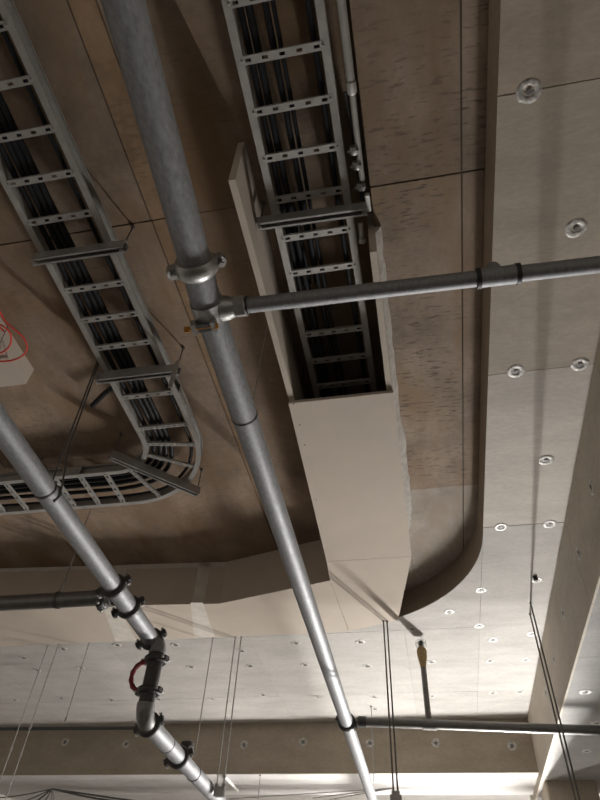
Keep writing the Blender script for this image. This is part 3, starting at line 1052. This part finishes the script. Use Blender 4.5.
rod(None, zat(66, 722, pr), 'short single rod left of the valve ending at the dark conduit', None, .006, loc=pr, beads=(zat(66, 722, pr),))
pr = Vector((at(46, 642, H).x, 6.52, H))
rod(None, 2.6, 'left rod of the pair at the far left edge', 'rod pair at far left', .006, loc=pr, beads=(zat(3, 750, pr),))
pr = Vector((at(57, 642, H).x, 6.52, H))
rod(None, 2.6, 'right rod of the pair at the far left edge', 'rod pair at far left', .006, loc=pr, beads=(zat(18, 727, pr), zat(8, 755, pr)))
pr = at(371, 706, H)
rod(None, zat(373, 782, pr), 'thin rod hanging near the coupling of the main pipe', None, .006, loc=pr)
pr = at(258, 772, BF)
rod(None, 2.9, 'thin rod below the far beam between the pipes', None, .006, top=BF, loc=Vector((pr.x, YF + .05, BF)))
tag(build(MB().tube([at(271, 305, SLAB - .003), mpt(428) + UZ * (RP + .002)], .003, 6), 'hanger_wire', M['rod']), 'thin steel wire behind the thick main pipe', 'wire')

# ================================================================== FAR DETAILS
p = at(225, 777, BF - .03)
p2 = at(238, 791, BF - .03)
tag(build(MB().tube([p, p2], .022, 10), 'lamp_tube', M['white']), 'short white tube fixed under the far beam', 'tube')
cbn = thing('cable_bundle', at(52, 789, BF - .05), 'tangle of dark cables hanging under the far beam at lower left', 'cable')
o_ = at(52, 789, BF - .05)
for k, (dx, dy, dz) in enumerate([(-1.6, .3, -.05), (-1.1, .1, -.25), (-.8, 0, -.5), (-.3, .05, -.6), (.15, .05, -.5), (.35, .1, -.5), (1.4, .3, -.12), (2.6, .5, -.15)]):
    pts = [o_ + Vector((dx * u, dy * u, dz * (u ** 2 if k in (0, 6, 7) else u) - .06 * math.sin(u * PI))) for u in [q / 8 for q in range(9)]]
    build(MB().tube(pts, .012 if k in (2, 6, 7) else .008, 6), 'cable', M['roddark'] if k not in (4, 5) else M['rod'], cbn)
o2 = at(395, 788, BF - .05)
wr = thing('wire_bundle', o2, 'pale wires strung under the far beam at bottom centre', 'wire')
for dx, dz in ((-1.8, -.25), (-2.6, -.12), (-1.2, -.1)):
    build(MB().tube([o2 + Vector((dx * u, .1 * u, dz * u)) for u in (0, .5, 1)], .006, 6), 'wire', M['rod'], wr)
build(MB().tube([o2, o2 - UZ * .5], .008, 6), 'wire', M['rod'], wr)

# ---- upright tube work lamps that light the hall (below the frame)
for (x, y), st, lab in zip(LAMP_POS, LAMP_STRENGTH, ('brighter upright tube work lamp standing by the column', 'weaker upright tube work lamp left of the column')):
    m, nt, b = nt_new('lamp_tube_glow')
    b.inputs['Base Color'].default_value = (0.9, 0.9, 0.88, 1)
    b.inputs['Emission Color'].default_value = (1.0, 0.975, 0.94, 1)
    b.inputs['Emission Strength'].default_value = st
    wl = thing('work_lamp', (x, y, 0), lab, 'lamp', 'tube work lamps')
    build(MB().tube([(x, y, LAMP_Z[0]), (x, y, LAMP_Z[1])], .042, 16), 'glowing_tube', m, wl)
    build(MB().tube([(x, y, .02), (x, y, LAMP_Z[0])], .02, 12), 'pole', M['castdark'], wl)
    build(MB().lathe((x, y, LAMP_Z[1]), UZ, [(0, .001), (0, .046), (.03, .046), (.035, .02), (.035, .001)], 14), 'end_cap', M['painted'], wl)
    for k in range(3):
        a = PI / 2 + 2 * PI * k / 3
        build(MB().tube([(x, y, .3), (x + .14 * math.cos(a), y + .14 * math.sin(a), .01)], .010, 8), 'leg', M['castdark'], wl)
